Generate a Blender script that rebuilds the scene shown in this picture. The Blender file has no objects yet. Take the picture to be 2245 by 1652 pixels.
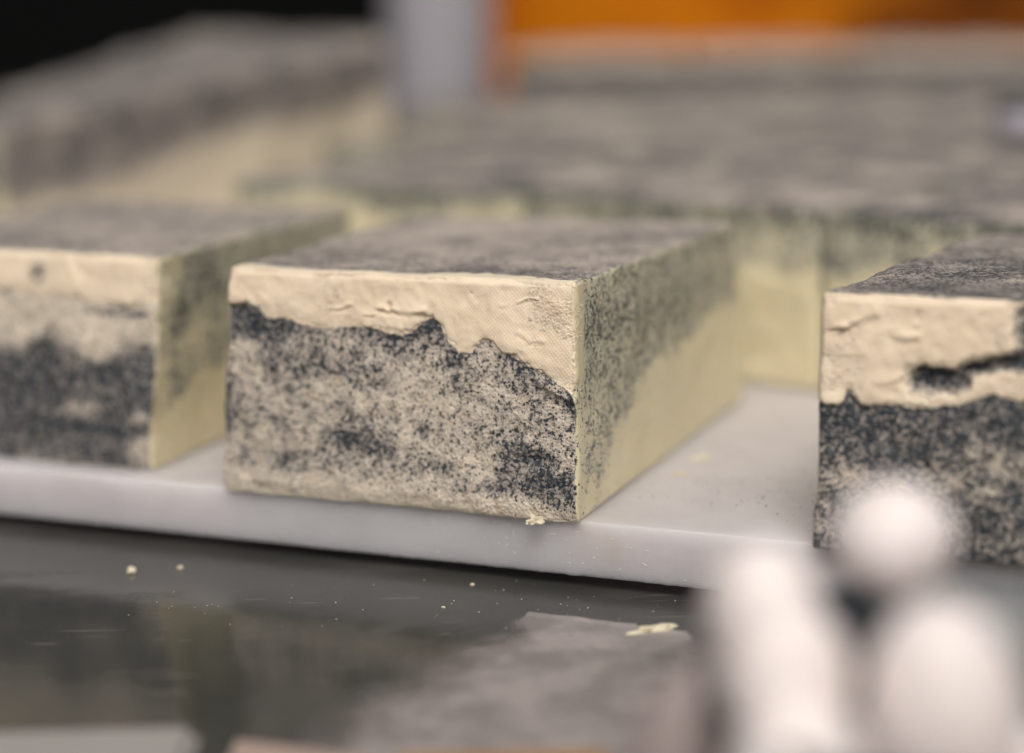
import bpy, bmesh, math, random
import numpy as np
from mathutils import Vector, Matrix, noise as mnoise
random.seed(7)
scene = bpy.context.scene
C = bpy.context.collection
R = math.radians

# ------------------------------------------------------------------ camera, sky, sun, exposure
F, PITCH, ROLL, HC = 4073.0, 0.1999, -0.0186, 0.1614
cam_d = bpy.data.cameras.new('camera'); cam = bpy.data.objects.new('camera', cam_d); C.objects.link(cam)
cp, sp, cr, sr = math.cos(PITCH), math.sin(PITCH), math.cos(ROLL), math.sin(ROLL)
fw = Vector((0, cp, -sp)); r0 = Vector((1, 0, 0)); u0 = Vector((0, sp, cp))
rr = r0*cr + u0*sr; uu = -r0*sr + u0*cr
M = Matrix((rr, uu, -fw)).transposed().to_4x4(); M.translation = Vector((0, 0, HC))
cam.matrix_world = M
cam_d.sensor_width = 36; cam_d.lens = F/2245*36
cam_d.clip_start = 0.01; cam_d.clip_end = 100
cam_d.dof.use_dof = True; cam_d.dof.focus_distance = 0.577; cam_d.dof.aperture_fstop = 2.7
cam_d.dof.aperture_blades = 0
scene.camera = cam

SUN_EL, SUN_AZ = R(52), R(179)      # azimuth of the sun, clockwise from +Y
w = bpy.data.worlds.new('World'); scene.world = w; w.use_nodes = True
nt = w.node_tree; bg = nt.nodes['Background']
sky = nt.nodes.new('ShaderNodeTexSky'); sky.sky_type = 'NISHITA'; sky.sun_disc = False
sky.sun_elevation = SUN_EL; sky.sun_rotation = SUN_AZ; sky.air_density = 1.0; sky.dust_density = 6.0; sky.ozone_density = 1.0
hs = nt.nodes.new('ShaderNodeHueSaturation'); hs.inputs['Saturation'].default_value = .45   # overcast: washed-out sky
nt.links.new(sky.outputs[0], hs.inputs['Color']); nt.links.new(hs.outputs[0], bg.inputs[0]); bg.inputs[1].default_value = 0.08
sd = bpy.data.lights.new('sun', 'SUN'); sd.energy = 1.6; sd.angle = R(28); sd.color = (1.0, 0.95, 0.88)
so = bpy.data.objects.new('sun', sd); C.objects.link(so)
dirv = Vector((math.sin(SUN_AZ)*math.cos(SUN_EL), math.cos(SUN_AZ)*math.cos(SUN_EL), math.sin(SUN_EL)))
so.rotation_euler = dirv.to_track_quat('Z', 'Y').to_euler()
scene.view_settings.view_transform = 'Standard'; scene.view_settings.look = 'None'
scene.view_settings.exposure = 0.0; scene.view_settings.gamma = 1

# ------------------------------------------------------------------ helpers
def tag(o, label=None, cat=None, group=None, kind=None):
    for k, v in (('label', label), ('category', cat), ('group', group), ('kind', kind)):
        if v: o[k] = v
    return o
def empty(name, loc):
    o = bpy.data.objects.new(name, None); C.objects.link(o); o.location = loc; o.empty_display_size = .02; return o
def link(name, me, mats, parent=None, loc=(0, 0, 0), smooth=True):
    o = bpy.data.objects.new(name, me); C.objects.link(o); o.location = loc
    for m in (mats if isinstance(mats, (list, tuple)) else [mats]): me.materials.append(m)
    if smooth: me.polygons.foreach_set('use_smooth', [True]*len(me.polygons))
    if parent: o.parent = parent
    return o

def hash3(i, j, k, seed):
    n = (i.astype(np.int64)*73856093) ^ (j.astype(np.int64)*19349663) ^ (k.astype(np.int64)*83492791) ^ (seed*2654435761 & 0x7fffffff)
    n = (n ^ (n >> 13))*1274126177 & 0x7fffffff
    n = (n ^ (n >> 15))*1103515245 & 0x7fffffff
    return (n ^ (n >> 12)) % 100003/50001.5-1
def vnoise(P, scale, seed=0, octaves=1):
    out = 0; amp = 1; tot = 0
    for o in range(octaves):
        Q = P*scale*(2.03**o)+seed*7.31
        I = np.floor(Q).astype(np.int64); f = Q-I; f = f*f*(3-2*f)
        r = 0
        for a in (0, 1):
            for b in (0, 1):
                for c in (0, 1):
                    wgt = (f[:, 0] if a else 1-f[:, 0])*(f[:, 1] if b else 1-f[:, 1])*(f[:, 2] if c else 1-f[:, 2])
                    r = r+wgt*hash3(I[:, 0]+a, I[:, 1]+b, I[:, 2]+c, seed+o*17)
        out = out+amp*r; tot += amp; amp *= .5
    return out/tot
def sst(a, b, x):
    t = np.clip((x-a)/(b-a), 0, 1); return t*t*(3-2*t)
def seg(px, py, a, b):           # distance to a segment
    ax, ay = a; bx, by = b; dx, dy = bx-ax, by-ay
    t = np.clip(((px-ax)*dx+(py-ay)*dy)/(dx*dx+dy*dy+1e-12), 0, 1)
    return np.hypot(px-ax-t*dx, py-ay-t*dy)

# ------------------------------------------------------------------ material helpers
class NT:
    def __init__(s, name):
        s.m = bpy.data.materials.new(name); s.m.use_nodes = True; s.t = s.m.node_tree
        s.b = s.t.nodes['Principled BSDF']; s.out = s.t.nodes['Material Output']
        s.tc = s.t.nodes.new('ShaderNodeTexCoord')
        oi = s.t.nodes.new('ShaderNodeObjectInfo')
        mu = s.n('ShaderNodeVectorMath', operation='SCALE'); s.l(oi.outputs['Random'], mu.inputs['Scale']); mu.inputs[0].default_value = (9.1, 5.3, 7.7)
        ad = s.n('ShaderNodeVectorMath', operation='ADD'); s.l(s.tc.outputs['Object'], ad.inputs[0]); s.l(mu.outputs[0], ad.inputs[1])
        s.co = ad.outputs[0]
    def n(s, t, **k):
        x = s.t.nodes.new(t)
        for a, b in k.items(): setattr(x, a, b)
        return x
    def l(s, a, b): s.t.links.new(a, b)
    def put(s, inp, v):
        if hasattr(v, 'links') or isinstance(v, bpy.types.NodeSocket): s.l(v, inp)
        else: inp.default_value = v
    def map(s, scale, rot=(0, 0, 0)):
        m = s.n('ShaderNodeMapping'); s.l(s.co, m.inputs[0]); m.inputs['Scale'].default_value = scale; m.inputs['Rotation'].default_value = rot
        return m.outputs[0]
    def noise(s, scale, detail=2, co=None, rough=.5, dist=0):
        n = s.n('ShaderNodeTexNoise'); s.l(co or s.co, n.inputs['Vector']); n.inputs['Scale'].default_value = scale
        n.inputs['Detail'].default_value = detail; n.inputs['Roughness'].default_value = rough; n.inputs['Distortion'].default_value = dist
        return n.outputs['Fac']
    def vor(s, scale, co=None, feature='F1', out='Distance', rnd=1):
        n = s.n('ShaderNodeTexVoronoi', feature=feature); s.l(co or s.co, n.inputs['Vector']); n.inputs['Scale'].default_value = scale
        n.inputs['Randomness'].default_value = rnd
        return n.outputs[out]
    def math(s, op, a, b=0, c=0, clamp=False):
        m = s.n('ShaderNodeMath', operation=op, use_clamp=clamp)
        for i, v in enumerate((a, b, c)): s.put(m.inputs[i], v)
        return m.outputs[0]
    def ramp(s, v, lo, hi, a=0., b=1.):
        m = s.n('ShaderNodeMapRange', clamp=True, interpolation_type='SMOOTHSTEP'); s.put(m.inputs[0], v)
        for i, q in enumerate((lo, hi, a, b)): s.put(m.inputs[i+1], q)
        return m.outputs[0]
    def mix(s, f, a, b, blend='MIX'):
        m = s.n('ShaderNodeMix', data_type='RGBA', blend_type=blend); s.put(m.inputs[0], f)
        s.put(m.inputs[6], a if not isinstance(a, tuple) else (*a, 1)); s.put(m.inputs[7], b if not isinstance(b, tuple) else (*b, 1))
        return m.outputs[2]
    def pepper(s, scale, dens, size=.34, co=None):
        v = s.n('ShaderNodeTexVoronoi', feature='F1'); s.l(co or s.co, v.inputs['Vector']); v.inputs['Scale'].default_value = scale
        sx = s.n('ShaderNodeSeparateColor'); s.l(v.outputs['Color'], sx.inputs[0])
        rad = s.math('MULTIPLY', s.math('ADD', s.math('MULTIPLY', sx.outputs[1], .8), .35), size)
        wob = s.math('MULTIPLY', s.math('SUBTRACT', s.noise(scale*2.2, 2), .5), .35)
        dot = s.ramp(s.math('SUBTRACT', s.math('ADD', v.outputs['Distance'], wob), rad), .05, -.05)
        return s.math('MULTIPLY', dot, s.ramp(s.math('SUBTRACT', dens, sx.outputs[0]), -.02, .06))
    def attr(s, name):
        a = s.n('ShaderNodeAttribute'); a.attribute_name = name; return a.outputs['Fac']
    def bump(s, h, dist, strength=1., prev=None):
        b = s.n('ShaderNodeBump'); s.put(b.inputs['Height'], h); b.inputs['Distance'].default_value = dist; b.inputs['Strength'].default_value = strength
        if prev: s.l(prev, b.inputs['Normal'])
        return b.outputs[0]
    def fin(s, color, rough=.6, normal=None, spec=.5, sss=0, rad=(.004, .003, .002)):
        s.put(s.b.inputs['Base Color'], color if not isinstance(color, tuple) else (*color, 1)); s.put(s.b.inputs['Roughness'], rough)
        s.put(s.b.inputs['Specular IOR Level'], spec)
        if normal: s.l(normal, s.b.inputs['Normal'])
        if sss:
            s.b.inputs['Subsurface Weight'].default_value = sss; s.b.inputs['Subsurface Radius'].default_value = rad
            s.b.inputs['Subsurface Scale'].default_value = 1.0
        return s.m

CREAM = (.91, .755, .57); GRAN = (.65, .565, .465); MAUVE = (.245, .222, .222); ASH = (.007, .014, .022)
YEL = (.80, .72, .50)

def mat_front():                       # coarse pressed outside of the cheese
    s = NT('granular_cheese'); ash = s.attr('ash'); crm = s.attr('cream')
    n1 = s.noise(720, 3, rough=.66); n2 = s.noise(230, 4, rough=.6, dist=.6); n3 = s.noise(80, 3, rough=.6); n0 = s.noise(2300, 2)
    clump = s.math('ADD', s.math('MULTIPLY', s.math('SUBTRACT', n2, .5), 1.5), s.math('MULTIPLY', s.math('SUBTRACT', n3, .5), .8))
    dens = s.math('ADD', ash, clump)
    v = s.math('ADD', s.math('SUBTRACT', n1, .5), s.math('SUBTRACT', s.math('MULTIPLY', dens, .30), .222))
    speck = s.ramp(v, -.008, .055, 0, .96)
    pd = s.math('MULTIPLY', s.math('ADD', dens, .12), .75)
    speck = s.math('MAXIMUM', speck, s.math('MAXIMUM', s.pepper(900, pd, .40), s.pepper(1500, pd, .42)))
    dust = s.ramp(s.math('ADD', dens, s.math('MULTIPLY', s.math('SUBTRACT', n0, .5), 1.2)), .15, 1.05, 0, .74)
    gr = s.mix(s.ramp(n0, .3, .7), GRAN, (.80, .69, .55))
    gr = s.mix(s.ramp(s.noise(260, 2), .5, .72, 0, .5), gr, (.52, .41, .28))
    col = s.mix(dust, gr, MAUVE)
    rust = s.math('MULTIPLY', s.ramp(s.noise(900, 2, s.map((1, 1, 1), (1, 2, 3))), .69, .73), .8)
    col = s.mix(rust, col, (.20, .095, .045))
    ashc = s.mix(s.ramp(n0, .35, .65), ASH, (.022, .033, .044))
    gl = s.vor(1050, out='Color'); gsep = s.n('ShaderNodeSeparateColor'); s.l(gl, gsep.inputs[0])
    speck = s.math('MULTIPLY', speck, s.ramp(gsep.outputs[0], .55, .95, 1, .45))
    col = s.mix(speck, col, ashc)
    crc = s.mix(s.ramp(n3, .35, .7), CREAM, (.80, .64, .46))
    cf = s.math('SUBTRACT', crm, s.math('MULTIPLY', s.math('SUBTRACT', s.noise(600, 3), .5), 1.2))
    cf = s.ramp(cf, .35, .62)
    few = s.ramp(s.noise(620, 2), .74, .77, 0, .8)
    crc = s.mix(few, crc, (.25, .2, .15))
    col = s.mix(cf, col, crc)
    gran = s.vor(1150, feature='SMOOTH_F1')
    h = s.math('SUBTRACT', s.math('MULTIPLY', n1, .8), gran)
    h = s.math('SUBTRACT', h, s.math('MULTIPLY', speck, .35))
    b = s.bump(h, .00045, 1.0)
    b = s.bump(n0, .00012, .9, b)
    return s.fin(col, s.ramp(n0, .3, .7, .38, .72), b, .5, .05, (.0015, .0011, .0008))
def weave(s, prev=None):
    co = s.map((1, 1, 1), (0, 0, R(22)))
    def wv(rot):
        n = s.n('ShaderNodeTexWave', wave_type='BANDS', bands_direction='X'); s.l(s.map((1, 1, 1), rot), n.inputs[0])
        n.inputs['Scale'].default_value = 175*1.9; n.inputs['Distortion'].default_value = 1.2; n.inputs['Detail'].default_value = 1; n.inputs['Detail Scale'].default_value = 1.5
        return n.outputs['Fac']
    return s.math('MULTIPLY', wv((0, R(38), 0)), wv((0, R(-50), 0)))
def mat_rind():                        # smooth pressed cream layer with the cloth's weave
    s = NT('cream_rind'); ash = s.attr('ash')
    n0 = s.noise(1800, 2); n2 = s.noise(130, 3); n3 = s.noise(45, 3)
    col = s.mix(s.ramp(n3, .35, .65), CREAM, (.88, .715, .53))
    col = s.mix(s.ramp(n2, .55, .75, 0, .45), col, (.82, .66, .48))
    col = s.mix(s.ramp(s.noise(300, 3, s.map((.5, 1, 1.6))), .66, .76, 0, .45), col, (.36, .33, .31))
    v = s.math('ADD', s.math('SUBTRACT', s.noise(820, 3, rough=.62), .5), s.math('SUBTRACT', s.math('MULTIPLY', ash, .42), .25))
    col = s.mix(s.ramp(ash, .1, .9, 0, .75), col, MAUVE)
    col = s.mix(s.ramp(v, 0, .06), col, ASH)
    b = s.bump(weave(s), .00006, 1)
    b = s.bump(s.math('ADD', n0, s.math('MULTIPLY', s.noise(420, 3), 2)), .00012, .6, b)
    return s.fin(col, .58, b, .4, .2, (.003, .002, .0011))
def mat_top():
    s = NT('dusty_cheese_top'); ash = s.attr('ash'); crm = s.attr('cream')
    co = s.map((.62, 1.0, 1.0), (0, 0, R(21))); co4 = s.map((.6, 1.0, 1.0), (0, 0, R(21)))
    n1 = s.noise(900, 3, co, .65); n2 = s.noise(170, 4, co, .6); n3 = s.noise(60, 4, co4, .65, .6); n4 = s.noise(22, 2, co4); n0 = s.noise(2200, 2)
    low = s.math('ADD', s.math('MULTIPLY', s.math('SUBTRACT', n3, .5), 1.3), s.math('MULTIPLY', s.math('SUBTRACT', n4, .5), 1.1))
    dens = s.math('ADD', ash, s.math('ADD', s.math('MULTIPLY', s.math('SUBTRACT', n2, .5), 1.6), low))
    v = s.math('ADD', s.math('SUBTRACT', n1, .5), s.math('SUBTRACT', s.math('MULTIPLY', dens, .17), .145))
    speck = s.math('MAXIMUM', s.ramp(v, -.008, .05, 0, .92), s.pepper(1000, s.math('MULTIPLY', s.math('ADD', dens, .2), .75), .46))
    base = s.mix(s.ramp(s.noise(700, 2), .4, .62), (.45, .385, .34), (.66, .57, .47))
    col = s.mix(s.ramp(dens, -.1, 1.4, 0, .85), base, (.20, .185, .18))
    col = s.mix(s.math('MULTIPLY', speck, .9), col, (.030, .034, .040))
    col = s.mix(s.ramp(dens, 1.15, 2.0, 0, .8), col, (.045, .047, .045))
    cf = s.ramp(s.math('SUBTRACT', crm, s.math('MULTIPLY', s.math('SUBTRACT', s.noise(400, 3), .5), 1.)), .35, .6)
    col = s.mix(cf, col, (.80, .69, .52))
    b = s.bump(s.math('SUBTRACT', s.math('ADD', n1, s.math('MULTIPLY', n2, .3)), s.vor(1100, feature='SMOOTH_F1')), .00035, .9)
    b = s.bump(n0, .00012, .9, b)
    return s.fin(col, .75, b, .25)
def mat_cut():                         # smooth knife-cut inside
    s = NT('cut_cheese'); ash = s.attr('ash'); crm = s.attr('cream')
    co = s.map((1, 1, .8), (R(-14), 0, 0))
    n1 = s.noise(680, 3, co, .62, .4); n2 = s.noise(190, 3, co, dist=.8); n3 = s.noise(55, 2)
    dens = s.math('ADD', ash, s.math('MULTIPLY', s.math('SUBTRACT', n2, .5), 1.1))
    v = s.math('ADD', s.math('SUBTRACT', n1, .5), s.math('SUBTRACT', s.math('MULTIPLY', dens, .26), .222))
    speck = s.ramp(v, -.012, .05, 0, .85)
    pdn = s.math('MULTIPLY', dens, .85)
    speck = s.math('MAXIMUM', speck, s.math('MAXIMUM', s.pepper(760, pdn, .40, co), s.pepper(1300, pdn, .42, co)))
    near = s.ramp(dens, .15, .8, 0, .8)
    col = s.mix(s.ramp(n3, .3, .7), YEL, (.77, .685, .46))
    col = s.mix(near, col, (.56, .545, .44))
    col = s.mix(speck, col, (.018, .034, .038))
    few = s.ramp(s.noise(140, 2, s.map((1, 1, .4))), .735, .76, 0, .6)
    col = s.mix(few, col, (.25, .27, .2))
    col = s.mix(crm, col, (.78, .68, .46))
    b = s.bump(s.math('SUBTRACT', s.noise(300, 3), s.math('MULTIPLY', speck, .8)), .00035, .8)
    return s.fin(col, .42, b, .45, .35, (.005, .0042, .002))
M_front, M_rind, M_top, M_cut = mat_front(), mat_rind(), mat_top(), mat_cut()

# ------------------------------------------------------------------ cheese block generator
def block_mesh(name, cb, ct, step, rad, seed, rough, fpaint, tpaint=None, spaint=None, relief=None, slots=(0, 1, 2), top_wave=.00022, end_slots=None):
    """cb: 4 bottom xy (front-left, front-right, back-right, back-left); ct: the 4 top corners xyz."""
    cb = [Vector((*c, 0)) if len(c) == 2 else Vector(c) for c in cb]; ct = [Vector(c) for c in ct]
    org = cb[0].copy()
    W = (cb[1]-cb[0]).length; D = (cb[3]-cb[0]).length; H = ct[0].z-cb[0].z
    nu, nv, nw = max(3, int(W/step)), max(3, int(D/step)), max(3, int(H/step))
    def grid(n1, n2):
        a, b = np.meshgrid(np.arange(n1+1), np.arange(n2+1), indexing='ij'); return a, b
    key = {}; quads = []; K = []; S = []
    def add(ijk, n1, n2, flip, slot):
        k = (ijk[0]*(nv+1)+ijk[1])*(nw+1)+ijk[2]; k = k.reshape(n1+1, n2+1)
        q = np.stack([k[:-1, :-1], k[1:, :-1], k[1:, 1:], k[:-1, 1:]], -1).reshape(-1, 4)
        if flip: q = q[:, ::-1]
        quads.append(q); S.append(np.full(len(q), slot))
    a, b = grid(nu, nw); add([a, 0*a, b], nu, nw, False, slots[0]); add([a, 0*a+nv, b], nu, nw, True, slots[2])
    a, b = grid(nv, nw); add([0*a+nu, a, b], nv, nw, False, slots[2]); add([0*a, a, b], nv, nw, True, slots[2])
    a, b = grid(nu, nv); add([a, b, 0*a+nw], nu, nv, False, slots[1]); add([a, b, 0*a], nu, nv, True, slots[2])
    Q = np.concatenate(quads); S = np.concatenate(S)
    uk, inv = np.unique(Q, return_inverse=True); Q = inv.reshape(Q.shape)
    kk = uk % (nw+1); jj = (uk//(nw+1)) % (nv+1); ii = uk//((nw+1)*(nv+1))
    u, v, t = ii/nu, jj/nv, kk/nw
    dims = np.array([W, D, H]); P = np.stack([u*W, v*D, t*H], -1)
    inner = np.clip(P, rad, dims-rad); d = P-inner; L = np.linalg.norm(d, axis=1, keepdims=True)
    P2 = np.where(L > 1e-9, inner+d/np.maximum(L, 1e-9)*rad, P)
    U = P2/dims
    def lerp3(c):
        c = [np.array(x) for x in c]
        return ((1-U[:, 0])*(1-U[:, 1]))[:, None]*c[0]+(U[:, 0]*(1-U[:, 1]))[:, None]*c[1]+(U[:, 0]*U[:, 1])[:, None]*c[2]+((1-U[:, 0])*U[:, 1])[:, None]*c[3]
    X = lerp3(cb)*(1-U[:, 2:3])+lerp3(ct)*U[:, 2:3]
    # directions
    eu = np.array((cb[1]-cb[0]).normalized()); n_front = np.array([eu[1], -eu[0], 0])
    onf = sst(.004/D*1.0, 0, v) if False else (jj == 0)
    fr = np.clip(1-v*D/.002, 0, 1); rt = np.clip(1-(1-u)*W/.002, 0, 1); tp = np.clip(1-(1-t)*H/.002, 0, 1)
    # coincident displacement
    for (sc, am) in ((55, rough*1.6), (170, rough*.9), (420, rough*.45)):
        nx = np.stack([vnoise(X, sc, seed+s_) for s_ in (1, 2, 3)], -1)
        mask = (fr*1.0+tp*.7+.25)[:, None]
        X = X+nx*am*np.minimum(mask, 1)
    gr = vnoise(X, 900, seed+9, 2)+.6*vnoise(X, 1900, seed+11)
    X = X+gr[:, None]*rough*.5*fr[:, None]*n_front
    X[:, 2] += (vnoise(X*np.array([.6, 1, 1]), 38, seed+5, 2)*top_wave*3+gr*rough*.35)*tp
    s_, tt = u, 1-t
    n_right = eu
    chip = fr*rt
    X = X-(eu-n_front*.6)*(chip*np.clip(vnoise(X, 260, seed+21, 3)+.15, 0, 1)*rough*3.2)[:, None]
    X = X+n_right*(rt*(1-fr)*(vnoise(X, 60, seed+22, 3)*rough*1.6+np.minimum(vnoise(X, 420, seed+23, 2)+.25, 0)*rough*1.3))[:, None]
    ash = np.zeros(len(u)); cream = np.zeros(len(u))
    isf = (jj == 0); ist = (kk == nw) & ~isf; iss = ~(isf | ist)
    a, c, rel = fpaint(s_, tt, X, W, H)
    ash[isf] = a[isf]; cream[isf] = c[isf]
    X = X+n_front*(rel*fr)[:, None]
    ta = tpaint(u, v, X, W, D) if tpaint else np.full(len(u), .55)
    if isinstance(ta, tuple): cream[ist] = ta[1][ist]; ta = ta[0]
    ash[ist] = ta[ist]
    if spaint: sa, sc = spaint(np.where(ii == nu, v, 1-v), tt, X, D, H)
    else: sa, sc = sst(.55, .3, tt+.12*vnoise(X, 30, seed+3, 2))*.75, np.zeros(len(u))
    ash[iss] = sa[iss]; cream[iss] = sc[iss]
    if relief is not None: X = relief(X, u, v, t, n_front, eu)
    X = X-np.array(org)
    me = bpy.data.meshes.new(name); me.vertices.add(len(X)); me.vertices.foreach_set('co', X.astype(np.float32).ravel())
    me.loops.add(Q.size); me.loops.foreach_set('vertex_index', Q.astype(np.int32).ravel())
    me.polygons.add(len(Q)); me.polygons.foreach_set('loop_start', np.arange(0, Q.size, 4, dtype=np.int32))
    me.polygons.foreach_set('loop_total', np.full(len(Q), 4, dtype=np.int32))
    me.update(calc_edges=True); me.validate()
    me.polygons.foreach_set('material_index', S.astype(np.int32))
    for nm, arr in (('ash', ash), ('cream', cream)):
        at = me.attributes.new(nm, 'FLOAT', 'POINT'); at.data.foreach_set('value', arr.astype(np.float32))
    return me, org, (W, D, H, eu, n_front)

def blobs(s, t, lst):
    r = 0*s
    for (cx, cy, rx, ry, a) in lst: r = r+a*np.exp(-((s-cx)/rx)**2-((t-cy)/ry)**2)
    return r
def rind_mesh(name, cb, ct, bound, thick, step, seed, wrinkles=(), pits=(), smin=-.005, smax=1.0, ashb=(), holes=()):
    """cream layer proud of the front face down to the ragged line bound(s)."""
    cb = [Vector((*c, 0)) for c in cb]; ct = [Vector(c) for c in ct]; org = cb[0].copy()
    W = (cb[1]-cb[0]).length; H = ct[0].z; eu = np.array((cb[1]-cb[0]).normalized()); nf = np.array([eu[1], -eu[0], 0])
    nu, nw = int(W*(smax-smin)/step), int(H*.62/step)
    a, b = np.meshgrid(np.arange(nu+1), np.arange(nw+1), indexing='ij')
    s = smin+(smax-smin)*a/nu; t = .62*b/nw; s = s.ravel(); t = t.ravel()
    A = lambda i: np.array(i)
    top = (1-s)[:, None]*A(ct[0])+s[:, None]*A(ct[1]); bot = (1-s)[:, None]*A(cb[0])+s[:, None]*A(cb[1])
    X = top*(1-t)[:, None]+bot*t[:, None]
    jag = vnoise(X, 260, seed, 3)*.030+vnoise(X, 900, seed+2, 2)*.012
    dist = (bound(s)+jag-t)*H                       # metres above the lower boundary
    if holes:
        hb = blobs(s, t, [(*h_, 1.) for h_ in holes])+.3*vnoise(X, 300, 83, 2)
        dist = np.minimum(dist, (.33-hb)*.006)
    prof = sst(-.0003, .0011, dist)
    h = -.0013+prof*(.0013+thick*(.55+.45*sst(0, .006, dist)))
    h += prof*(vnoise(X, 90, seed+4, 3)*.0009+vnoise(X, 300, seed+5, 2)*.0003)
    for (p, q, am, wd) in wrinkles:
        t0 = t; t = t+vnoise(X, 240, seed+8, 2)*.0016/H; dd = seg(s*W, t*H, (p[0]*W, p[1]*H), (q[0]*W, q[1]*H)); d2 = seg(s*W, t*H, (p[0]*W, p[1]*H+wd), (q[0]*W, q[1]*H+wd))
        t = t0; jj = 1+1.1*vnoise(X, 260, seed+6)
        h += prof*am*(np.exp(-(dd/wd)**2)-.9*np.exp(-(d2/(wd*.7))**2))*jj
    for (px, py, rr_, dp) in pits:
        h -= dp*np.exp(-(np.hypot((s-px)*W, (t-py)*H)/rr_)**2)
    # rounded upper lip and right/left ends
    lip = np.clip(1-t*H/.0022, 0, 1); h -= lip**2*(.0022+0*s); X[:, 2] += .0004*sst(.0, .003, t*H)*0
    le = np.clip(1-(s-smin)*W/.002, 0, 1); re = np.clip(1-((smax-s)*W-.0006-.0010*vnoise(X, 170, seed+9, 3))/.0014, 0, 1.3)
    h -= le**2*.0024+np.clip(1-(s-smin)*W/.006, 0, 1)**2*np.clip(1-t*H/.006, 0, 1)*.002+re**3*(.0028)
    X0_ = X; X = X+nf*h[:, None]
    k = np.arange((nu+1)*(nw+1)).reshape(nu+1, nw+1)
    q = np.stack([k[:-1, :-1], k[:-1, 1:], k[1:, 1:], k[1:, :-1]], -1).reshape(-1, 4)
    keep = (h[q] > -.00125).any(1)
    q = q[keep]; uk, inv = np.unique(q, return_inverse=True); q = inv.reshape(q.shape); X = X[uk]-np.array(org)
    ash = np.clip(blobs(s, t, ashb)+sst(.0018, -.0002, dist)*.38*(1+vnoise(X0_, 90, seed+31, 2)), 0, 1.2)[uk]
    me = bpy.data.meshes.new(name); me.from_pydata(X.tolist(), [], q.tolist()); me.update()
    at = me.attributes.new('ash', 'FLOAT', 'POINT'); at.data.foreach_set('value', ash.astype(np.float32))
    return me

def fit_poly(pts):
    xs = np.array([p[0] for p in pts]); ys = np.array([p[1] for p in pts])
    return lambda s: np.interp(s, xs, ys)

BLK = 'speckled cheese blocks set out on the white board'
H0 = .075

# --- A: the block in focus
def zc(x, y):
    s = (x-245)/1487; return (s, (y-(440+35*s))/(930+115*s))
Ab = [(-.0992, .6108), (.0197, .5615), (.0945, .7420), (-.0300, .7960)]
At = [(-.0942, .6188, .0752), (.0206, .5722, .0752), (.0875, .7190, .0752), (-.0400, .7640, .0752)]
bA = fit_poly([zc(*p) for p in [(245, 600), (300, 600), (330, 600), (380, 612), (430, 650), (500, 655), (560, 668), (620, 690), (700, 697), (780, 692), (860, 690), (920, 700), (960, 715), (1010, 722), (1060, 705), (1100, 668), (1150, 640), (1190, 690), (1215, 750), (1260, 790), (1305, 795), (1325, 745), (1380, 738), (1440, 785), (1530, 835), (1600, 870), (1680, 930), (1732, 975)]])
def fA(s, t, X, W, H):
    d = (t-bA(s))
    a = .52+(.34+.6*vnoise(X, 60, 37, 2))*np.exp(-np.clip(d, 0, 1)/.10)+blobs(s, t, [
        (*zc(1560, 1330), .085, .07, .5), (*zc(1500, 1210), .06, .05, .5), (*zc(1620, 1240), .05, .04, .25), (*zc(1680, 1370), .04, .05, .3), (*zc(1420, 1370), .07, .03, .35), (*zc(800, 1150), .07, .035, .6), (*zc(900, 1210), .07, .045, .35), (*zc(1110, 1125), .018, .035, .75),
        (*zc(260, 920), .03, .12, .5), (*zc(250, 1080), .025, .06, .5), (*zc(400, 1340), .03, .04, .45), (*zc(470, 1080), .03, .03, .4), (*zc(640, 860), .12, .06, .3), (*zc(560, 1240), .1, .04, .22), (*zc(380, 680), .07, .06, .4), (*zc(1700, 1000), .03, .06, .4), (*zc(1480, 1130), .05, .02, .35), (*zc(1180, 1270), .1, .03, .25),
        (*zc(1300, 1250), .06, .06, -.3), (*zc(1150, 970), .12, .07, -.22), (*zc(1500, 960), .08, .06, -.15), (*zc(700, 960), .12, .05, -.14), (*zc(300, 780), .03, .03, -.5)])
    a = a-.42*sst(.90, 1.0, t)-.2*sst(.86, .93, t)*(s < .9)
    cream = sst(.012, -.02, d)
    lump = vnoise(X, 120, 31, 3)*.0007+vnoise(X, 45, 33, 2)*.0009
    rel = lump-.0006*blobs(s, t, [(*zc(1110, 1130), .014, .03, 1.)])-.0011*blobs(s, t, [(*zc(1560, 1250), .05, .03, 1.)])
    rel += .0016*np.exp(-(seg(s*W, t*H, (zc(1590, 905)[0]*W, zc(1590, 905)[1]*H), (zc(1730, 985)[0]*W, zc(1730, 985)[1]*H))/.0016)**2)*(1+.8*vnoise(X, 800, 35))
    rel -= .0010*sst(.93, 1, t)
    return np.clip(a, -.2, 1.25), cream, rel
def tA(u, v, X, W, D):
    a = .44+.3*np.exp(-v/.12)+blobs(u, v, [(.75, .12, .3, .06, .35), (.2, .2, .2, .1, .2), (.5, .45, .25, .08, .2), (.45, .0, .5, .035, -.5)])
    lip = np.interp(u, [0, .04, .2, .4, .52, .62, .72, .85, .93, 1], [.016, .010, .005, .004, .006, .013, .015, .011, .004, .001])
    n = vnoise(X, 110, 46, 3)
    c = sst(.0015, -.0015, v*D-lip*(.75+.5*n))
    return np.clip(a-.45*sst(.06, .0, v)*(u < .9), 0, 1.2), c
sA = fit_poly([(0, .97), (.06, .97), (.12, .88), (.16, .80), (.2, .72), (.3, .62), (.42, .56), (.55, .52), (.75, .46), (1, .40)])
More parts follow.
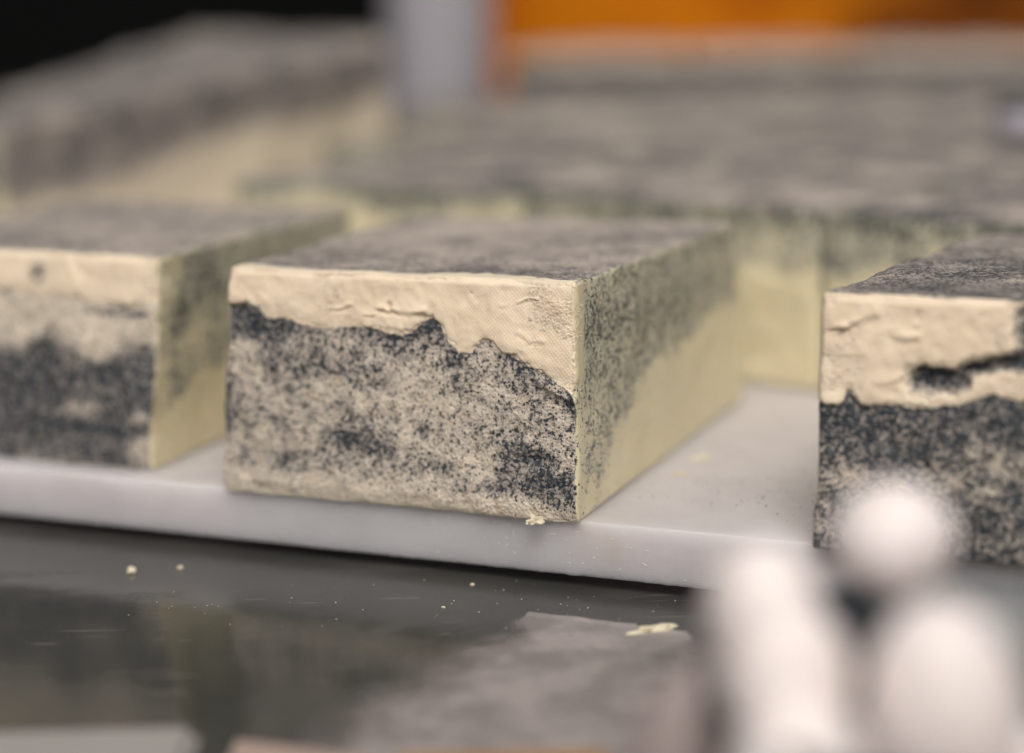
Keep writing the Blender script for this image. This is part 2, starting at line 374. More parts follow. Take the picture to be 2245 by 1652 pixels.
def pA(v, t, X, D, H):
    j = vnoise(X, 60, 41, 3)*.10+vnoise(X, 250, 43, 2)*.04
    a = sst(.06, -.06, t-sA(v)-j)*(.50+.18*sst(0, .3, v))+blobs(v, t, [(.08, .25, .06, .2, .35), (.35, .25, .25, .12, .15), (.55, .3, .2, .1, .12), (.015, .6, .02, .25, -.3), (.05, .93, .05, .07, -.4)])
    c = sst(.045, .02, v+vnoise(X, 150, 44, 2)*.008)*sst(.44, .38, t)+0
    return np.clip(a, 0, 1.2), np.clip(c, 0, 1)
def cheese(label, mesh_args, rind_args=None, slots=None, name='cheese_block', bodyname='paste', group=BLK):
    me, org, info = block_mesh(bodyname, **mesh_args)
    t = empty(name, org); tag(t, label, 'cheese', group)
    link(bodyname, me, [M_front, M_top, M_cut], t)
    if rind_args:
        rm = rind_mesh('rind', mesh_args['cb'], mesh_args['ct'], **rind_args); link('rind', rm, [M_rind], t)
    return t
cheese('speckled grey cheese block in sharp focus in the centre with a smooth cream top layer',
    dict(cb=Ab, ct=At, step=.0006, rad=.0013, seed=3, rough=.00038, fpaint=fA, tpaint=tA, spaint=pA),
    dict(bound=bA, thick=.0009, step=.00045, seed=61,
        wrinkles=[(zc(690, 602), zc(800, 587), .0005, .0008), (zc(925, 600), zc(1110, 622), .0006, .0014), (zc(1430, 580), zc(1500, 566), .0003, .0006), (zc(1500, 566), zc(1580, 548), .0005, .0006), (zc(1600, 628), zc(1700, 640), .0006, .0009), (zc(1545, 738), zc(1600, 742), .0004, .0008), (zc(1500, 700), zc(1545, 722), .0003, .0009), (zc(860, 628), zc(900, 632), .0004, .0007), (zc(960, 672), zc(1010, 680), .0004, .0009)],
        pits=[(*zc(962, 590), .0009, .0022), (*zc(1308, 530), .0004, .0006)],
        ashb=[(*zc(330, 600), .03, .015, .55), (*zc(962, 592), .006, .008, .8), (*zc(1308, 530), .004, .005, .9), (*zc(430, 500), .02, .01, .12), (*zc(515, 580), .007, .02, .4), (*zc(1560, 550), .015, .006, .3), (*zc(430, 598), .015, .006, .5)]))

# --- B: left block
Bb = [(-.2480, .6900), (-.1290, .6380), (-.0700, .7900), (-.1900, .8450)]
Bt = [(-.2480, .7020, .0755), (-.1217, .6474, .0752), (-.0680, .7950, .0752), (-.1930, .8500, .0755)]
bB = fit_poly([(0, .17), (.3, .2), (.55, .20), (.62, .21), (.72, .21), (.8, .24), (.9, .24), (.96, .22), (1., .21)])
def fB(s, t, X, W, H):
    d = t-bB(s); n = vnoise(X, 60, 51, 3)
    a = .15+.85*sst(.36, .5, t+.12*n)+blobs(s, t, [(.84, .27, .1, .025, .6), (.94, .27, .03, .02, .5), (.5, .56, .1, .07, .35), (.85, .56, .09, .05, .45), (.92, .66, .05, .04, .4), (.6, .66, .06, .05, .35), (.66, .82, .09, .06, .4), (.9, .82, .07, .04, .4), (.75, .74, .06, .03, -.4), (.97, .9, .05, .1, -.5), (.95, .76, .05, .03, -.25)])
    a += .25*n*(t > .4)
    return np.clip(a, 0, 1.25), sst(.01, -.02, d), vnoise(X, 110, 52, 3)*.0010-.0010*sst(.93, 1, t)
def pB(v, t, X, D, H):
    j = vnoise(X, 45, 53, 3)*.16
    a = sst(.07, -.07, t-(.72-.42*v)-j)*.62+blobs(v, t, [(.1, .3, .05, .1, .4), (.2, .12, .08, .08, .3), (.16, .42, .05, .07, -.55), (.04, .12, .05, .12, -.6), (.03, .6, .03, .4, -.35), (.3, .6, .05, .05, .3)])
    return np.clip(a, 0, 1.2), sst(.035, .0, v)*.4
cheese('blurred speckled cheese block cut off by the left edge of the photo, front row',
    dict(cb=Bb, ct=Bt, step=.0011, rad=.0012, seed=13, rough=.0005, fpaint=fB, spaint=pB),
    dict(bound=bB, thick=.0008, step=.0009, seed=71, wrinkles=[((.7, .02), (.74, .17), .0012, .0015)], ashb=[(.615, .10, .035, .07, .72)]))

# --- C: right block
Cb = [(.0885, .5300), (.2180, .4780), (.3000, .6200), (.1720, .6720)]
Ct = [(.0917, .5390, .0755), (.2200, .4860, .0755), (.3000, .6240, .0755), (.1735, .6750, .0752)]
bC = fit_poly([(0, .425), (.04, .44), (.065, .36), (.09, .43), (.15, .42), (.2, .43), (.3, .40), (.36, .35), (.42, .37), (.5, .34), (.7, .36), (1, .38)])
hole = [(.235, .325, .050, .055), (.285, .315, .03, .03), (.325, .265, .035, .022), (.385, .235, .05, .022), (.46, .225, .06, .032), (.54, .235, .06, .035), (.435, .11, .04, .11), (.50, .12, .06, .11), (.235, .29, .03, .03)]
def fC(s, t, X, W, H):
    d = t-bC(s); n = vnoise(X, 70, 81, 3)
    a = .92+.4*np.exp(-np.clip(d, 0, 1)/.05)+.35*n+blobs(s, t, [(.05, .5, .05, .04, .4), (.2, .72, .2, .05, -.3), (.4, .62, .06, .06, -.3), (.1, .62, .1, .05, .1)])
    hb = np.clip(blobs(s, t, [(*h, 1.) for h in hole])+.3*vnoise(X, 300, 83, 2), 0, 1.3)
    a = np.maximum(a*(d > -.02), hb*1.15)
    cream = sst(.012, -.02, d)*sst(.42, .25, hb)
    return np.clip(a, 0, 1.3), cream, vnoise(X, 110, 82, 3)*.0010-.0042*sst(.3, .8, hb)-.0008*sst(.015, .0, d)*(d > 0)
def tC(u, v, X, W, D): return np.clip(.70+.2*np.exp(-v/.2)+blobs(u, v, [(.1, .03, .12, .015, -.5)]), 0, 1.2)
cheese('dark speckled cheese block at the right edge with an open crack in its cream layer',
    dict(cb=Cb, ct=Ct, step=.0008, rad=.0011, seed=23, rough=.00045, fpaint=fC, tpaint=tC),
    dict(bound=bC, thick=.0010, step=.0007, seed=91, wrinkles=[((.005, .13), (.05, .125), .0010, .0014), ((.05, .12), (.115, .065), .0006, .0014), ((.13, .145), (.2, .16), .0004, .0014), ((.03, .23), (.09, .22), .0002, .0018), ((.12, .33), (.2, .30), .0004, .0016)],
        holes=hole,
        ashb=[(.235, .315, .02, .02, .5), (.20, .15, .05, .015, .3), (.16, .16, .03, .01, .3)]))

# --- rows behind
def fBk(shift, seed):
    def f(s, t, X, W, H):
        j = vnoise(X, 28, seed, 3)*.16+vnoise(X, 110, seed+1, 2)*.06
        a = sst(.09, -.09, t-(shift+j))*(.66+.4*vnoise(X, 60, seed+2, 2)+.35*sst(.2, .05, t))
        return np.clip(a, 0, 1.1), 0*s, vnoise(X, 60, seed+3, 2)*.0007
    return f
e1 = np.array([.785, -.619]); p1 = np.array([.619, .785])
base = np.array([.1266, .7508])
def back_block(label, s0, s1, d0, d1, z, step, shift, seed, dz=0, group=BLK):
    q = [base+e1*s0+p1*d0, base+e1*s1+p1*d0, base+e1*s1+p1*d1, base+e1*s0+p1*d1]
    ct = [(x, y, z+dz*k) for (x, y), k in zip(q, (0, 0, 1, 1))]
    args = dict(cb=[tuple(x) for x in q], ct=ct, step=step, rad=.0015, seed=seed, rough=.0006, fpaint=fBk(shift, seed), slots=(2, 1, 2), top_wave=.0008,
                tpaint=(lambda u, v, X, W, D: .70+.55*vnoise(X*np.array([.8, 1, 1]), 24, 5, 2)+.9*vnoise(X*np.array([.8, 1, 1]), 70, 6, 3)))
    return cheese(label, args, group=group)
back_block('second row cheese block directly behind the sharp centre block, left of the visible seam', -.150, -.0006, 0, .17, .0755, .0014, .40, 101)
back_block('second row cheese block seen between centre and right blocks, right of the seam', .0006, .150, .002, .17, .0750, .0014, .36, 111)
back_block('cheese block at the left end of the second row, behind the gap between front blocks', -.335, -.1512, -.006, .17, .0750, .002, .12, 121)
GB = 'blurred cheese blocks in the rows at the back of the board'
LB = 'blurred grey topped cheese block tightly packed among others in the back rows'
k = 0
for r_, (d0, zz, smin, smax) in enumerate([(.173, .0765, -.445, .10), (.345, .0785, -.555, .10), (.517, .0800, -.665, .04), (.69, .0815, -.66, .0), (.862, .083, -.44, -.09)]):
    s = smin
    while s < smax-.05:
        wdt = .15+.01*((k*7) % 3-1)
        rn = ('third', 'fourth', 'fifth', 'sixth', 'seventh')[r_]
        back_block('blurred grey topped cheese block at the left end of the %s row from the front' % rn if s == smin else 'blurred grey topped cheese block packed inside the %s row from the front' % rn, s, s+wdt-.0015, d0, d0+.169, zz+.0007*((k*5) % 3-1), .004, 1.2, 150+k*7, group=GB)
        s += wdt; k += 1

# far taller row in front of the orange crate
def far_block(label, x0, x1, y0, y1, z, seed, z1=None, slots=(0, 1, 2)):
    cb = [(x0, y0), (x1, y0-.03), (x1+.02, y1), (x0+.02, y1)]
    def f(s, t, X, W, H):
        a = 1.75*sst(.03, .11, t+.05*vnoise(X, 25, seed, 2)); return a+.1, sst(.035, .005, t)*.7, 0*s
    cheese(label, dict(cb=cb, ct=[(*c, z) for c in cb], step=.004, rad=.004, seed=seed, rough=.0012, fpaint=f, slots=(1, 1, 1), tpaint=lambda u, v, X, W, D: .35+.5*vnoise(X, 20, seed+3, 2), top_wave=.002), group='far cheese blocks in front of the orange crate')
far_block('far cheese block with a pale rim beside the grey post', .002, .165, 1.79, 2.05, .1060, 201)
far_block('far cheese block with a pale rim under the middle of the orange crate', .168, .335, 1.76, 2.04, .1070, 211)
far_block('far cheese block with a pale rim under the dark right part of the crate', .338, .50, 1.73, 2.02, .1050, 221)
far_block('far cheese block with a pale rim cut off by the right edge of the photo', .503, .68, 1.70, 1.98, .1055, 231)

# tall pile at the back left: two big blocks
def big_block(label, cb, ct, shift, seed):
    def f(s, t, X, W, H):
        j = vnoise(X, 14, seed, 3)*.10
        a = sst(.16, -.16, t-(shift-.10*s+j))*(.86+.15*vnoise(X, 12, seed+2, 2))-.7*sst(.05, .0, t)*(vnoise(X, 18, seed+5) > .1)
        return np.clip(a, 0, 1.3), sst(-.16, .16, t-(shift-.10*s+j))*.85, vnoise(X, 25, seed+3, 2)*.003
    cheese(label, dict(cb=cb, ct=ct, step=.0028, rad=.008, seed=seed, rough=.0006, fpaint=f, slots=(1, 1, 2), top_wave=.001, tpaint=lambda u, v, X, W, D: .88+.18*vnoise(X, 12, seed+8, 2)), name='cheese_wheel_piece', group=None)
big_block('large blurred cheese piece at the back left with a tall yellow cut side', [(-.268, .985), (-.080, 1.330), (-.26, 1.42), (-.42, 1.10)],
          [(-.268, .985, .101), (-.080, 1.330, .1400), (-.235, 1.43, .1450), (-.36, 1.08, .094)], .40, 301)
big_block('lower blurred cheese piece at the far left edge below the dark backdrop', [(-.40, .93), (-.275, .975), (-.36, 1.075), (-.50, 1.02)],
          [(-.40, .93, .094), (-.275, .975, .097), (-.36, 1.075, .096), (-.50, 1.02, .094)], .42, 311)

# ------------------------------------------------------------------ board
def mat_board():
    s = NT('white_plastic'); n0 = s.noise(45, 3); n1 = s.noise(700, 2)
    col = s.mix(s.ramp(n0, .35, .7), (.63, .59, .60), (.57, .535, .545))
    col = s.mix(s.ramp(s.noise(28, 4, rough=.65), .55, .75, 0, .35), col, (.55, .49, .40))
    scr = s.ramp(s.noise(420, 2, s.map((.12, 1, 1), (0, 0, R(25)))), .70, .76, 0, .35)
    col = s.mix(scr, col, (.78, .75, .73))
    dots = s.vor(1000, rnd=.25)
    b = s.bump(s.math('ADD', dots, s.math('MULTIPLY', n1, .6)), .00012, .5)
    return s.fin(col, .36, b, .35, .9, (.034, .031, .030))
M_board = mat_board()
ea = np.array([.9226, -.3857]); na = np.array([.3857, .9226])
P0 = np.array([.0227, .5640])
def board():
    t = empty('cutting_board', (P0[0], P0[1], -.018)); tag(t, 'thick white plastic cutting board under the rows of cheese blocks', 'cutting board')
    nu = 1400; prof = []
    Lm, Rm, Dp, th = -.75, .75, 1.35, .018
    # cross-section (distance back, z): bottom edge, front, top
    for zq in (0, .0004, .0009, .0016): prof.append((.0003*(1-min(1, zq/.0009)), zq))
    for zq in np.linspace(.003, th-.0016, 8): prof.append((0, zq))
    for a in range(0, 91, 15): prof.append((.0006*(1-math.cos(R(a))), th-.0006+.0006*math.sin(R(a))))
    for q in (.004, .01, .03, .08, .2, .5, Dp): prof.append((q, th))
    prof.append((Dp, 0))
    us = np.linspace(Lm, Rm, nu+1)
    V = []
    bz = vnoise(np.stack([us*1.0, us*0, us*0], -1), 700, 401, 2)*.00035+vnoise(np.stack([us, us*0, us*0], -1), 2100, 402)*.00028
    sl = vnoise(np.stack([us, us*0, us*0], -1), 12, 405, 2)*.0004
    bo = vnoise(np.stack([us, us*0+3, us*0], -1), 900, 403, 2)*.00035
    for i, (dq, zq) in enumerate(prof):
        edge = max(0, 1-zq/.0016) if dq < .01 else 0
        xy = P0+np.outer(us, ea)+np.outer(dq+edge*bo, na)
        z = zq+edge*bz+sl*(0 if zq > .01 else 0)
        V.append(np.column_stack([xy[:, 0]-P0[0], xy[:, 1]-P0[1], z]))
    n = len(prof); V = np.concatenate(V); fs = []
    for i in range(n-1):
        a = i*(nu+1); b = (i+1)*(nu+1)
        for j in range(nu): fs.append((a+j, a+j+1, b+j+1, b+j))
    fs.append(tuple((n-1)*(nu+1)+j for j in (0, nu))+(nu, 0))
    fs.append(tuple(i*(nu+1) for i in range(n))); fs.append(tuple(i*(nu+1)+nu for i in reversed(range(n))))
    me = bpy.data.meshes.new('slab'); me.from_pydata(V.tolist(), [], fs); me.update()
    link('slab', me, M_board, t)
    # low rubber feet strip set back under the slab
    s = NT('black_rubber'); mr = s.fin((.012, .012, .011), .8)
    for q in (-.45, -.15, .2, .5):
        for dd in (.05, 1.2):
            bm = bmesh.new(); bmesh.ops.create_cone(bm, cap_ends=True, segments=24, radius1=.012, radius2=.011, depth=.0037)
            me = bpy.data.meshes.new('foot'); bm.to_mesh(me); bm.free()
            c = ea*q+na*dd; link('foot', me, mr, t, (c[0], c[1], -.0020), smooth=False)
board()

# ------------------------------------------------------------------ counter
ZC = -.022
def mat_counter():
    s = NT('dark_polished_counter'); n0 = s.noise(9, 4, rough=.6); n1 = s.noise(60, 4)
    smear = s.ramp(s.noise(26, 4, s.map((.45, 1, 1), (0, 0, R(-15))), .6, .8), .5, .72)
    col = s.mix(s.ramp(n0, .3, .7), (.028, .030, .028), (.050, .050, .044))
    col = s.mix(s.math('MULTIPLY', smear, .22), col, (.13, .125, .12))
    sc1 = s.ramp(s.noise(420, 2, s.map((.06, 1, 1), (0, 0, R(24))), dist=.3), .67, .71)
    sc2 = s.ramp(s.noise(380, 2, s.map((.05, 1, 1), (0, 0, R(-38))), dist=.2), .68, .72)
    dots = s.ramp(s.noise(1300, 1), .755, .78)
    msk = s.ramp(s.noise(30, 4), .48, .62)
    dirt = s.math('MULTIPLY', s.math('ADD', s.math('ADD', s.math('MULTIPLY', sc1, .4), s.math('MULTIPLY', sc2, .35)), s.math('MULTIPLY', dots, .8), clamp=True), msk)
    col = s.mix(dirt, col, (.30, .28, .26))
    b = s.bump(s.math('ADD', n1, s.math('MULTIPLY', dirt, .3)), .0003, .35)
    rough = s.ramp(s.math('ADD', n1, smear), .4, 1.4, .12, .28)
    return s.fin(col, rough, b, .5)
def slab(name, x0, x1, y0, y1, z0, z1, m, parent=None, bev=.002, loc=(0, 0, 0), rot=0):
    bm = bmesh.new(); bmesh.ops.create_cube(bm, size=1)
    for v in bm.verts: v.co = ((x0+x1)/2+v.co.x*(x1-x0), (y0+y1)/2+v.co.y*(y1-y0), (z0+z1)/2+v.co.z*(z1-z0))
    if bev: bmesh.ops.bevel(bm, geom=bm.edges[:], offset=bev, segments=3, affect='EDGES')
    me = bpy.data.meshes.new(name); bm.to_mesh(me); bm.free()
    o = link(name, me, m, parent, loc, smooth=False); o.rotation_euler.z = rot; return o
ctr = slab('counter', -2.2, 2.2, .30, 4.2, ZC-.04, ZC, mat_counter(), bev=.003)
tag(ctr, kind='structure')

# thin pale film on the counter, fading away from its upper edge
def film():
    s = NT('film_tone'); ed = s.attr('edge'); n = s.noise(55, 4, rough=.6); n2 = s.noise(420, 3)
    col = s.mix(s.ramp(n, .35, .65), (.40, .35, .335), (.25, .225, .215))
    col = s.mix(s.ramp(n2, .6, .75, 0, .5), col, (.12, .11, .105))
    b = s.bump(s.math('ADD', s.noise(230, 4), s.math('MULTIPLY', n2, .5)), .0007, .7)
    s.fin(col, .38, b, .5)
    al = s.ramp(s.math('ADD', ed, s.math('MULTIPLY', s.math('SUBTRACT', s.noise(120, 4), .5), .7)), .05, .95, 0, .92)
    s.l(al, s.b.inputs['Alpha'])
    poly = [(.0040, .5400), (.0500, .5210), (.0560, .5000), (.0500, .4500), (.0350, .4000), (-.0550, .4000), (-.0560, .4450), (-.0330, .4840), (-.0100, .5180)]
    nx, ny = 220, 240; xs = np.linspace(-.075, .075, nx+1); ys = np.linspace(.395, .548, ny+1)
    X, Y = np.meshgrid(xs, ys, indexing='ij'); X = X.ravel(); Y = Y.ravel()
    dmin = np.full(len(X), 9.); ins = np.zeros(len(X), bool)
    for i in range(len(poly)):
        a, b_ = poly[i], poly[(i+1) % len(poly)]
        dmin = np.minimum(dmin, seg(X, Y, a, b_))
        c = ((a[1] > Y) != (b_[1] > Y)) & (X < (b_[0]-a[0])*(Y-a[1])/(b_[1]-a[1]+1e-12)+a[0]); ins ^= c
    sd_ = np.where(ins, dmin, -dmin)
    P = np.column_stack([X, Y, 0*X])
    topd = seg(X, Y, poly[0], poly[1])
    soft = .0015+.030*sst(.002, .03, topd)
    e = np.clip(.3+sd_/soft*.8, 0, 1)
    ridge = np.exp(-((topd-.0010-.0009*vnoise(P, 120, 501, 2))/.0011)**2)*(.5+.7*vnoise(P, 90, 502, 2)+.3)*(X < .036)
    z = .00012+np.clip(e, 0, 1)*.00025+np.clip(vnoise(P, 260, 503, 3), -.3, 1)*.00018*e+np.clip(ridge, 0, 2)*.0011*ins
    e = np.clip(e+ridge*.5*ins, 0, 1.2)
    k = np.arange((nx+1)*(ny+1)).reshape(nx+1, ny+1); q = np.stack([k[:-1, :-1], k[1:, :-1], k[1:, 1:], k[:-1, 1:]], -1).reshape(-1, 4)
    q = q[(e[q] > 0).any(1)]
    uk, inv = np.unique(q, return_inverse=True); q = inv.reshape(q.shape)
    me = bpy.data.meshes.new('pale_film'); me.from_pydata(np.column_stack([X, Y, z])[uk].tolist(), [], q.tolist()); me.update()
    at = me.attributes.new('edge', 'FLOAT', 'POINT'); at.data.foreach_set('value', e[uk].astype(np.float32))
    o = link('pale_film', me, s.m, None, (0, 0, ZC+.0002)); tag(o, 'thin pale film with fading edges on the dark counter', 'smear')
film()

# ------------------------------------------------------------------ crumbs
def mat_crumb():
    s = NT('cheese_crumb'); n = s.noise(500, 3)
    return s.fin(s.mix(s.ramp(n, .35, .65), (.78, .71, .52), (.66, .58, .42)), .55, s.bump(n, .0004, .6), .4, .2, (.002, .0015, .001))
M_crumb = mat_crumb()
def crumb(label, loc, size, seed, rough=.35, group=None):
    bm = bmesh.new(); bmesh.ops.create_icosphere(bm, subdivisions=4, radius=1)
    for v in bm.verts:
        d = 1+rough*mnoise.noise(v.co*1.4+Vector((seed, 0, 0)))*1.8+rough*.5*mnoise.noise(v.co*3.5+Vector((0, seed, 0)))
        v.co = Vector((v.co.x*size[0]*d, v.co.y*size[1]*d, max(v.co.z*size[2]*d, -size[2]*.6)))
    me = bpy.data.meshes.new('crumb'); bm.to_mesh(me); bm.free()
    o = link('crumb', me, M_crumb, None, loc); o.location.z += size[2]*.55; tag(o, label, 'crumb', group); return o
crumb('larger round pale crumb on the dark counter at the left, below the board', (-.1272, .5902, ZC), (.0015, .0015, .0013), 1, .2)
crumb('smaller pale crumb on the dark counter, right of the larger round one', (-.1115, .5932, ZC), (.0009, .0009, .0008), 2, .2)
o = crumb('long ragged crumb lying on the upper edge of the pale film', (.0402, .5215, ZC+.0004), (.0060, .0014, .0011), 5, .5); o.rotation_euler.z = R(20)
crumb('pale crumb with ragged edge stuck to the bottom front edge of the sharp centre block', (.0062, .5650, -.0004), (.0024, .0013, .0017), 9, .6)
crumb('larger crumb on the white board beside the cut face of the centre block', (.0672, .6430, 0), (.0030, .0013, .0006), 11, .6)
crumb('small crumb on the white board close to the cut face of the centre block', (.0570, .6200, 0), (.0019, .0010, .0006), 13, .6)
crumb('tiny crumb on the dark counter under the middle of the board', (-.0140, .5700, ZC), (.0006, .0005, .0004), 15)
crumb('tiny crumb on the dark counter nearer the camera than the board', (-.0225, .5480, ZC), (.0006, .0004, .0003), 17)
# dust of tiny fragments
def fragments(name, label, pts, m, cat):
    bm = bmesh.new()
    for (x, y, z, s_) in pts:
        g = bmesh.ops.create_icosphere(bm, subdivisions=1, radius=1)
        rx = random.random()*6
        for v in g['verts']:
            c = Vector((v.co.x*s_*random.uniform(.7, 1.6), v.co.y*s_*random.uniform(.6, 1), v.co.z*s_*.5)); c.rotate(Matrix.Rotation(rx, 3, 'Z'))
            v.co = c+Vector((x, y, z+s_*.3))
    me = bpy.data.meshes.new(name); bm.to_mesh(me); bm.free()
    o = link(name, me, m); tag(o, label, cat, kind='stuff')
pts = []
for i in range(130):
    x, y = random.gauss(.078, .016), random.gauss(.598, .018)
    pts.append((x, y, 0, random.choice((.00012, .00016, .00022, .0003))))
pts = [p for p in pts if (np.array(p[:2])-P0)@na > .004]
s_ = NT('ash_grain'); M_grain = s_.fin((.05, .05, .04), .7)
fragments('ash_grains', 'dark ash grains scattered on the white board between the blocks', pts, M_grain, 'grains')
pts = [(random.uniform(-.12, .06), 0, 0, random.uniform(.00012, .0003)) for i in range(50)]
pts = [(x, random.gauss(.548, .014), ZC, s_) for x, y, z, s_ in pts]
fragments('crumb_dust', 'tiny pale crumb dust scattered over the dark counter', pts, M_crumb, 'crumb dust')
pts = []
for i in range(26):
    z_ = random.choice((.064, .066, .061, .0600, .058, .040, .039))+random.gauss(0, .0012); f_ = random.uniform(-.001, .003)
    c = np.array([.0205, .5700])+f_*np.array([.41, .91])-(.075-z_)*np.array([.0012, .011])/.075*.6
    pts.append((c[0]+.0004, c[1], z_, random.uniform(.0002, .0005)))
fragments('cheese_flakes', 'small pale flakes clinging to the near corner of the sharp block', pts, M_crumb, 'flakes')
# shavings on the board's front face
bm = bmesh.new()
for i in range(46):
    u_ = random.uniform(-.06, .075); z_ = random.uniform(-.0165, -.002); Lh = random.uniform(.0005, .0016); an = random.gauss(.35, .3)
    c = P0+ea*u_-na*.00012
    for g in bmesh.ops.create_cube(bm, size=1)['verts']:
        q = Vector((g.co.x*Lh, g.co.y*.0003, g.co.z*.00018)); q.rotate(Matrix.Rotation(-an, 3, 'Y')); q.rotate(Matrix.Rotation(R(-22.7), 3, 'Z'))
        g.co = q+Vector((c[0], c[1], z_))
me = bpy.data.meshes.new('plastic_burrs'); bm.to_mesh(me); bm.free()
s_ = NT('burr_plastic'); o = link('plastic_burrs', me, s_.fin((.75, .72, .69), .4)); tag(o, 'tiny pale burrs and crumbs on the front edge of the white board', 'burrs', kind='stuff')

# ------------------------------------------------------------------ foreground bowl with white balls
def lathe(name, prof, m, parent, loc, seg_=96):
    V = []; fs = []; n = len(prof)
    for j in range(seg_):
        a = 2*math.pi*j/seg_
        for (r_, z_) in prof: V.append((r_*math.cos(a), r_*math.sin(a), z_))
    for j in range(seg_):
        for i in range(n-1): fs.append((j*n+i, ((j+1) % seg_)*n+i, ((j+1) % seg_)*n+i+1, j*n+i+1))
    me = bpy.data.meshes.new(name); me.from_pydata(V, [], fs); me.update(); return link(name, me, m, parent, loc)
def mat_bowl():
    s = NT('dark_glazed_ceramic'); n = s.noise(60, 3)
    return s.fin(s.mix(n, (.035, .042, .046), (.05, .057, .06)), .35, s.bump(n, .0005, .3), .5)
bowl = empty('bowl', (.095, .330, ZC)); tag(bowl, 'dark grey blurred bowl holding white balls in the right foreground', 'bowl')
prof = [(0, .003), (.023, .003), (.025, 0), (.029, 0), (.031, .004), (.044, .020), (.054, .036), (.0600, .055), (.0610, .0570), (.0600, .0580), (.0582, .0575), (.054, .038), (.042, .025), (.029, .010), (0, .007)]
lathe('shell', prof, mat_bowl(), bowl, (0, 0, 0))
def mat_ball():
    s = NT('white_fresh_cheese'); n = s.noise(120, 3)
    return s.fin(s.mix(s.ramp(n, .35, .65), (.92, .845, .83), (.90, .80, .76)), .4, s.bump(n, .0006, .4), .45, .3, (.004, .0025, .0018))
M_ball = mat_ball()
GR = 'white balls heaped in the dark bowl'
s_ = NT('shaded_cheese'); M_shaded = s_.fin((.40, .33, .315), .45, sss=.2)  # darker copy of the ball colour, shade painted in
def ball(label, loc, r_, seed, tilt=0, m=None):
    bm = bmesh.new(); bmesh.ops.create_icosphere(bm, subdivisions=4, radius=1)
    for v in bm.verts:
        d = 1+.05*mnoise.noise(v.co*1.2+Vector((seed, 2, 0)))
        v.co = Vector((v.co.x*r_[0]*d, v.co.y*r_[1]*d, v.co.z*r_[2]*d))
    me = bpy.data.meshes.new('white_ball'); bm.to_mesh(me); bm.free()
    o = link('white_ball' if m is None else 'shaded_ball', me, m or M_ball, None, loc); o.rotation_euler.y = tilt; tag(o, label, 'ball', GR)
K = 1.13
def far(x, y, z): return (x*K, y*K, HC+(z-HC)*K)
def sz(*r_): return tuple(q*K for q in r_)
ball('round white ball highest in the bowl, just below the right cheese block', far(.0672, .3170, .0668), sz(.0108, .0105, .0104), 1)
ball('beige ball at the upper left of the heap, overlapping the board', far(.0412, .2967, .0608), sz(.0098, .0095, .0118), 2)
ball('bright white ball in the middle of the left stack of the heap', far(.0425, .2800, .0540), sz(.0104, .0098, .0140), 3)
ball('white ball at the bottom of the left stack, cut off by the lower edge', far(.0430, .2700, .0415), sz(.0108, .0100, .0150), 4)
ball('largest and brightest egg shaped ball at the bottom right', far(.0672, .2750, .0505), sz(.0122, .0115, .0195), 5, R(-8))
ball('pinkish ball painted dim for shade, low at the left rim of the bowl', far(.0285, .3000, .0300), sz(.0100, .0075, .0220), 6, R(12), M_shaded)
for i, (x, y, z, r_) in enumerate([(.072, .342, .004, .0135), (.100, .342, .006, .0135), (.086, .305, .004, .013), (.058, .322, .006, .0115), (.112, .312, .010, .013), (.084, .366, .012, .012)]):
    ball('white ball buried inside the heap and hidden under the others', (x, y, z), (r_, r_, r_), 10+i)

# strips at the near edge of the counter
s_ = NT('pale_grey_plastic'); mg = s_.fin(s_.mix(s_.noise(40, 2), (.34, .315, .29), (.37, .345, .32)), .5)
o = slab('tray', -.25, -.072, .30, .4400, 0, .0070, mg, loc=(0, 0, ZC+.0005), bev=.0025, rot=R(1)); tag(o, 'pale grey blurred tray edge at the bottom left', 'tray')
s_ = NT('pinkish_paper'); mp = s_.fin((.42, .31, .26), .7)
bm = bmesh.new()
vs = [bm.verts.new((x, y, z)) for x, y, z in [(-.071, .4400, .0015), (-.060, .4350, .002), (-.035, .4275, .001), (-.033, .36, .003), (-.071, .36, .004)]]; f_ = bm.faces.new(vs)
ex = bmesh.ops.extrude_face_region(bm, geom=[f_])
for v in ex['geom']:
    if isinstance(v, bmesh.types.BMVert): v.co.z -= .0009
me = bpy.data.meshes.new('paper'); bm.to_mesh(me); bm.free(); o = link('paper', me, mp, None, (0, 0, ZC+.001), smooth=False); tag(o, 'small pinkish sheet of paper beside the pale tray at the bottom edge', 'paper')
s_ = NT('orange_brown_wood'); mw = s_.fin(s_.mix(s_.noise(60, 3, s_.map((.1, 1, 1))), (.42, .22, .07), (.34, .17, .06)), .5)
o = slab('wooden_strip', -.030, .022, .33, .4205, 0, .006, mw, loc=(0, 0, ZC+.0005), bev=.0015); tag(o, 'orange brown wooden strip just showing at the bottom edge', 'wood strip')

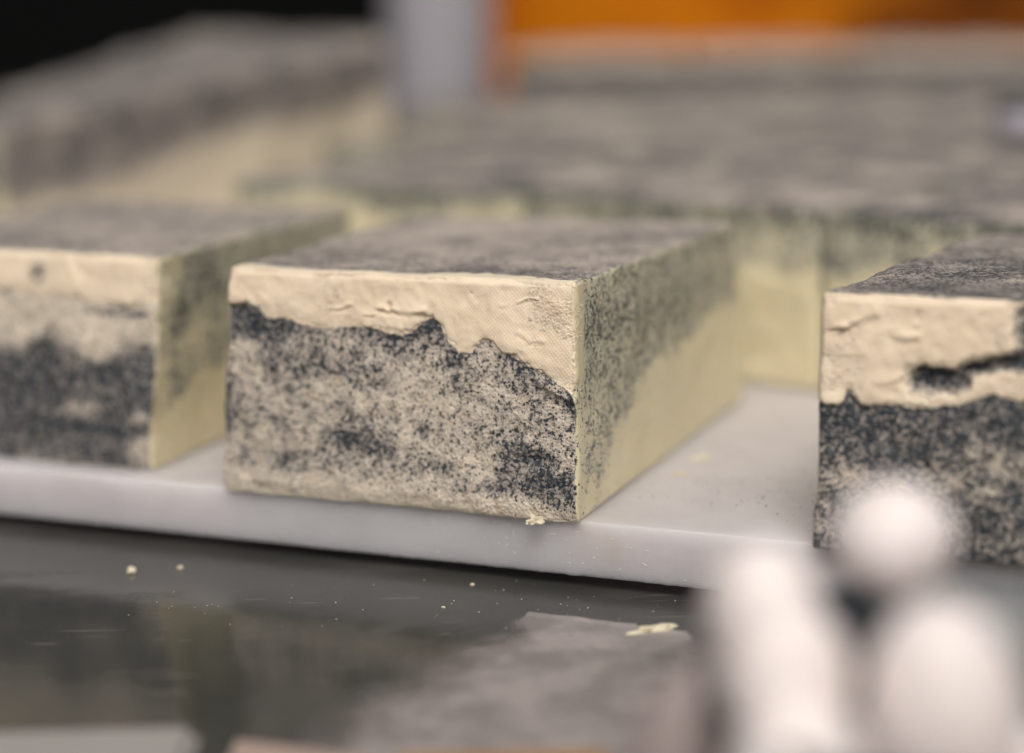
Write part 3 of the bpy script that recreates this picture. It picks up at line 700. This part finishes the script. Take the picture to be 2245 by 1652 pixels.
# ------------------------------------------------------------------ background
s_ = NT('grey_painted_metal'); mpost = s_.fin(s_.mix(s_.noise(12, 2), (.30, .285, .31), (.34, .32, .345)), .45)
post = empty('post', (-.066, 1.90, ZC)); tag(post, 'blurred lilac grey round post between the dark backdrop and the orange crate', 'post')
lathe('shaft', [(.053, .004), (.053, .9), (0, .9)], mpost, post, (0, 0, 0), 48); lathe('base_plate', [(.075, 0), (.075, .0035), (0, .0036)], mpost, post, (0, 0, 0), 48)
s_ = NT('black_panel'); mb = s_.fin(s_.mix(s_.noise(5, 2), (.0015, .0017, .0018), (.003, .0035, .0035)), .9, spec=.1)
cab = empty('cabinet', (-1.2, 3.05, ZC)); tag(cab, 'black cabinet standing behind the cheese at the top left', 'cabinet')
slab('body', -1.3, 1.195, 0, .5, 0, 1.2, mb, cab, bev=.01)
def mat_orange():
    s = NT('orange_plastic'); n = s.noise(4.5, 3, dist=.6)
    g = s.n('ShaderNodeSeparateXYZ'); s.l(s.tc.outputs['Object'], g.inputs[0])
    col = s.mix(s.ramp(n, .38, .62), (.62, .18, .001), (.44, .10, .001))
    dk = s.math('ADD', s.ramp(g.outputs[0], .27, .62), s.math('MULTIPLY', s.math('SUBTRACT', s.noise(9, 3), .5), 1.3))  # darker towards the right, broken up by noise
    col = s.mix(s.ramp(dk, .25, 1.1, 0, .86), col, (.06, .018, .002))
    return s.fin(col, .55, s.bump(s.noise(20, 2), .004, .3), .12)
MO = mat_orange()
cr_ = empty('crate', (-.045, 2.40, ZC)); tag(cr_, 'orange plastic crate, darker towards its right, behind the far cheese', 'crate')
slab('wall', .012, 1.25, 0, .012, 0, .42, MO, cr_, bev=.003); slab('wall', .012, 1.25, .50, .512, 0, .42, MO, cr_, bev=.003)
slab('side', .0, .0115, 0, .512, 0, .42, MO, cr_, bev=.002); slab('side', 1.2505, 1.262, 0, .512, 0, .42, MO, cr_, bev=.002)
slab('rim', -.006, 1.268, -.008, -.0005, .39, .425, MO, cr_, bev=.003)
slab('floor', .012, 1.25, .0125, .4995, .004, .012, MO, cr_, bev=0)
s_ = NT('pale_lilac_plastic'); ml = s_.fin((.52, .49, .55), .5)
lid = empty('tub', (.293, 1.06, .0765)); tag(lid, 'pale lilac tub with a dark lid cut off by the right edge', 'tub')
lathe('cup', [(0, 0), (.016, 0), (.0175, .014), (0, .014)], ml, lid, (0, 0, 0.004), 48); s_ = NT('dark_lid'); lathe('lid', [(0, .0), (.018, .0), (.018, .006), (0, .007)], s_.fin((.02, .025, .03), .5), lid, (0, 0, .0182), 48)
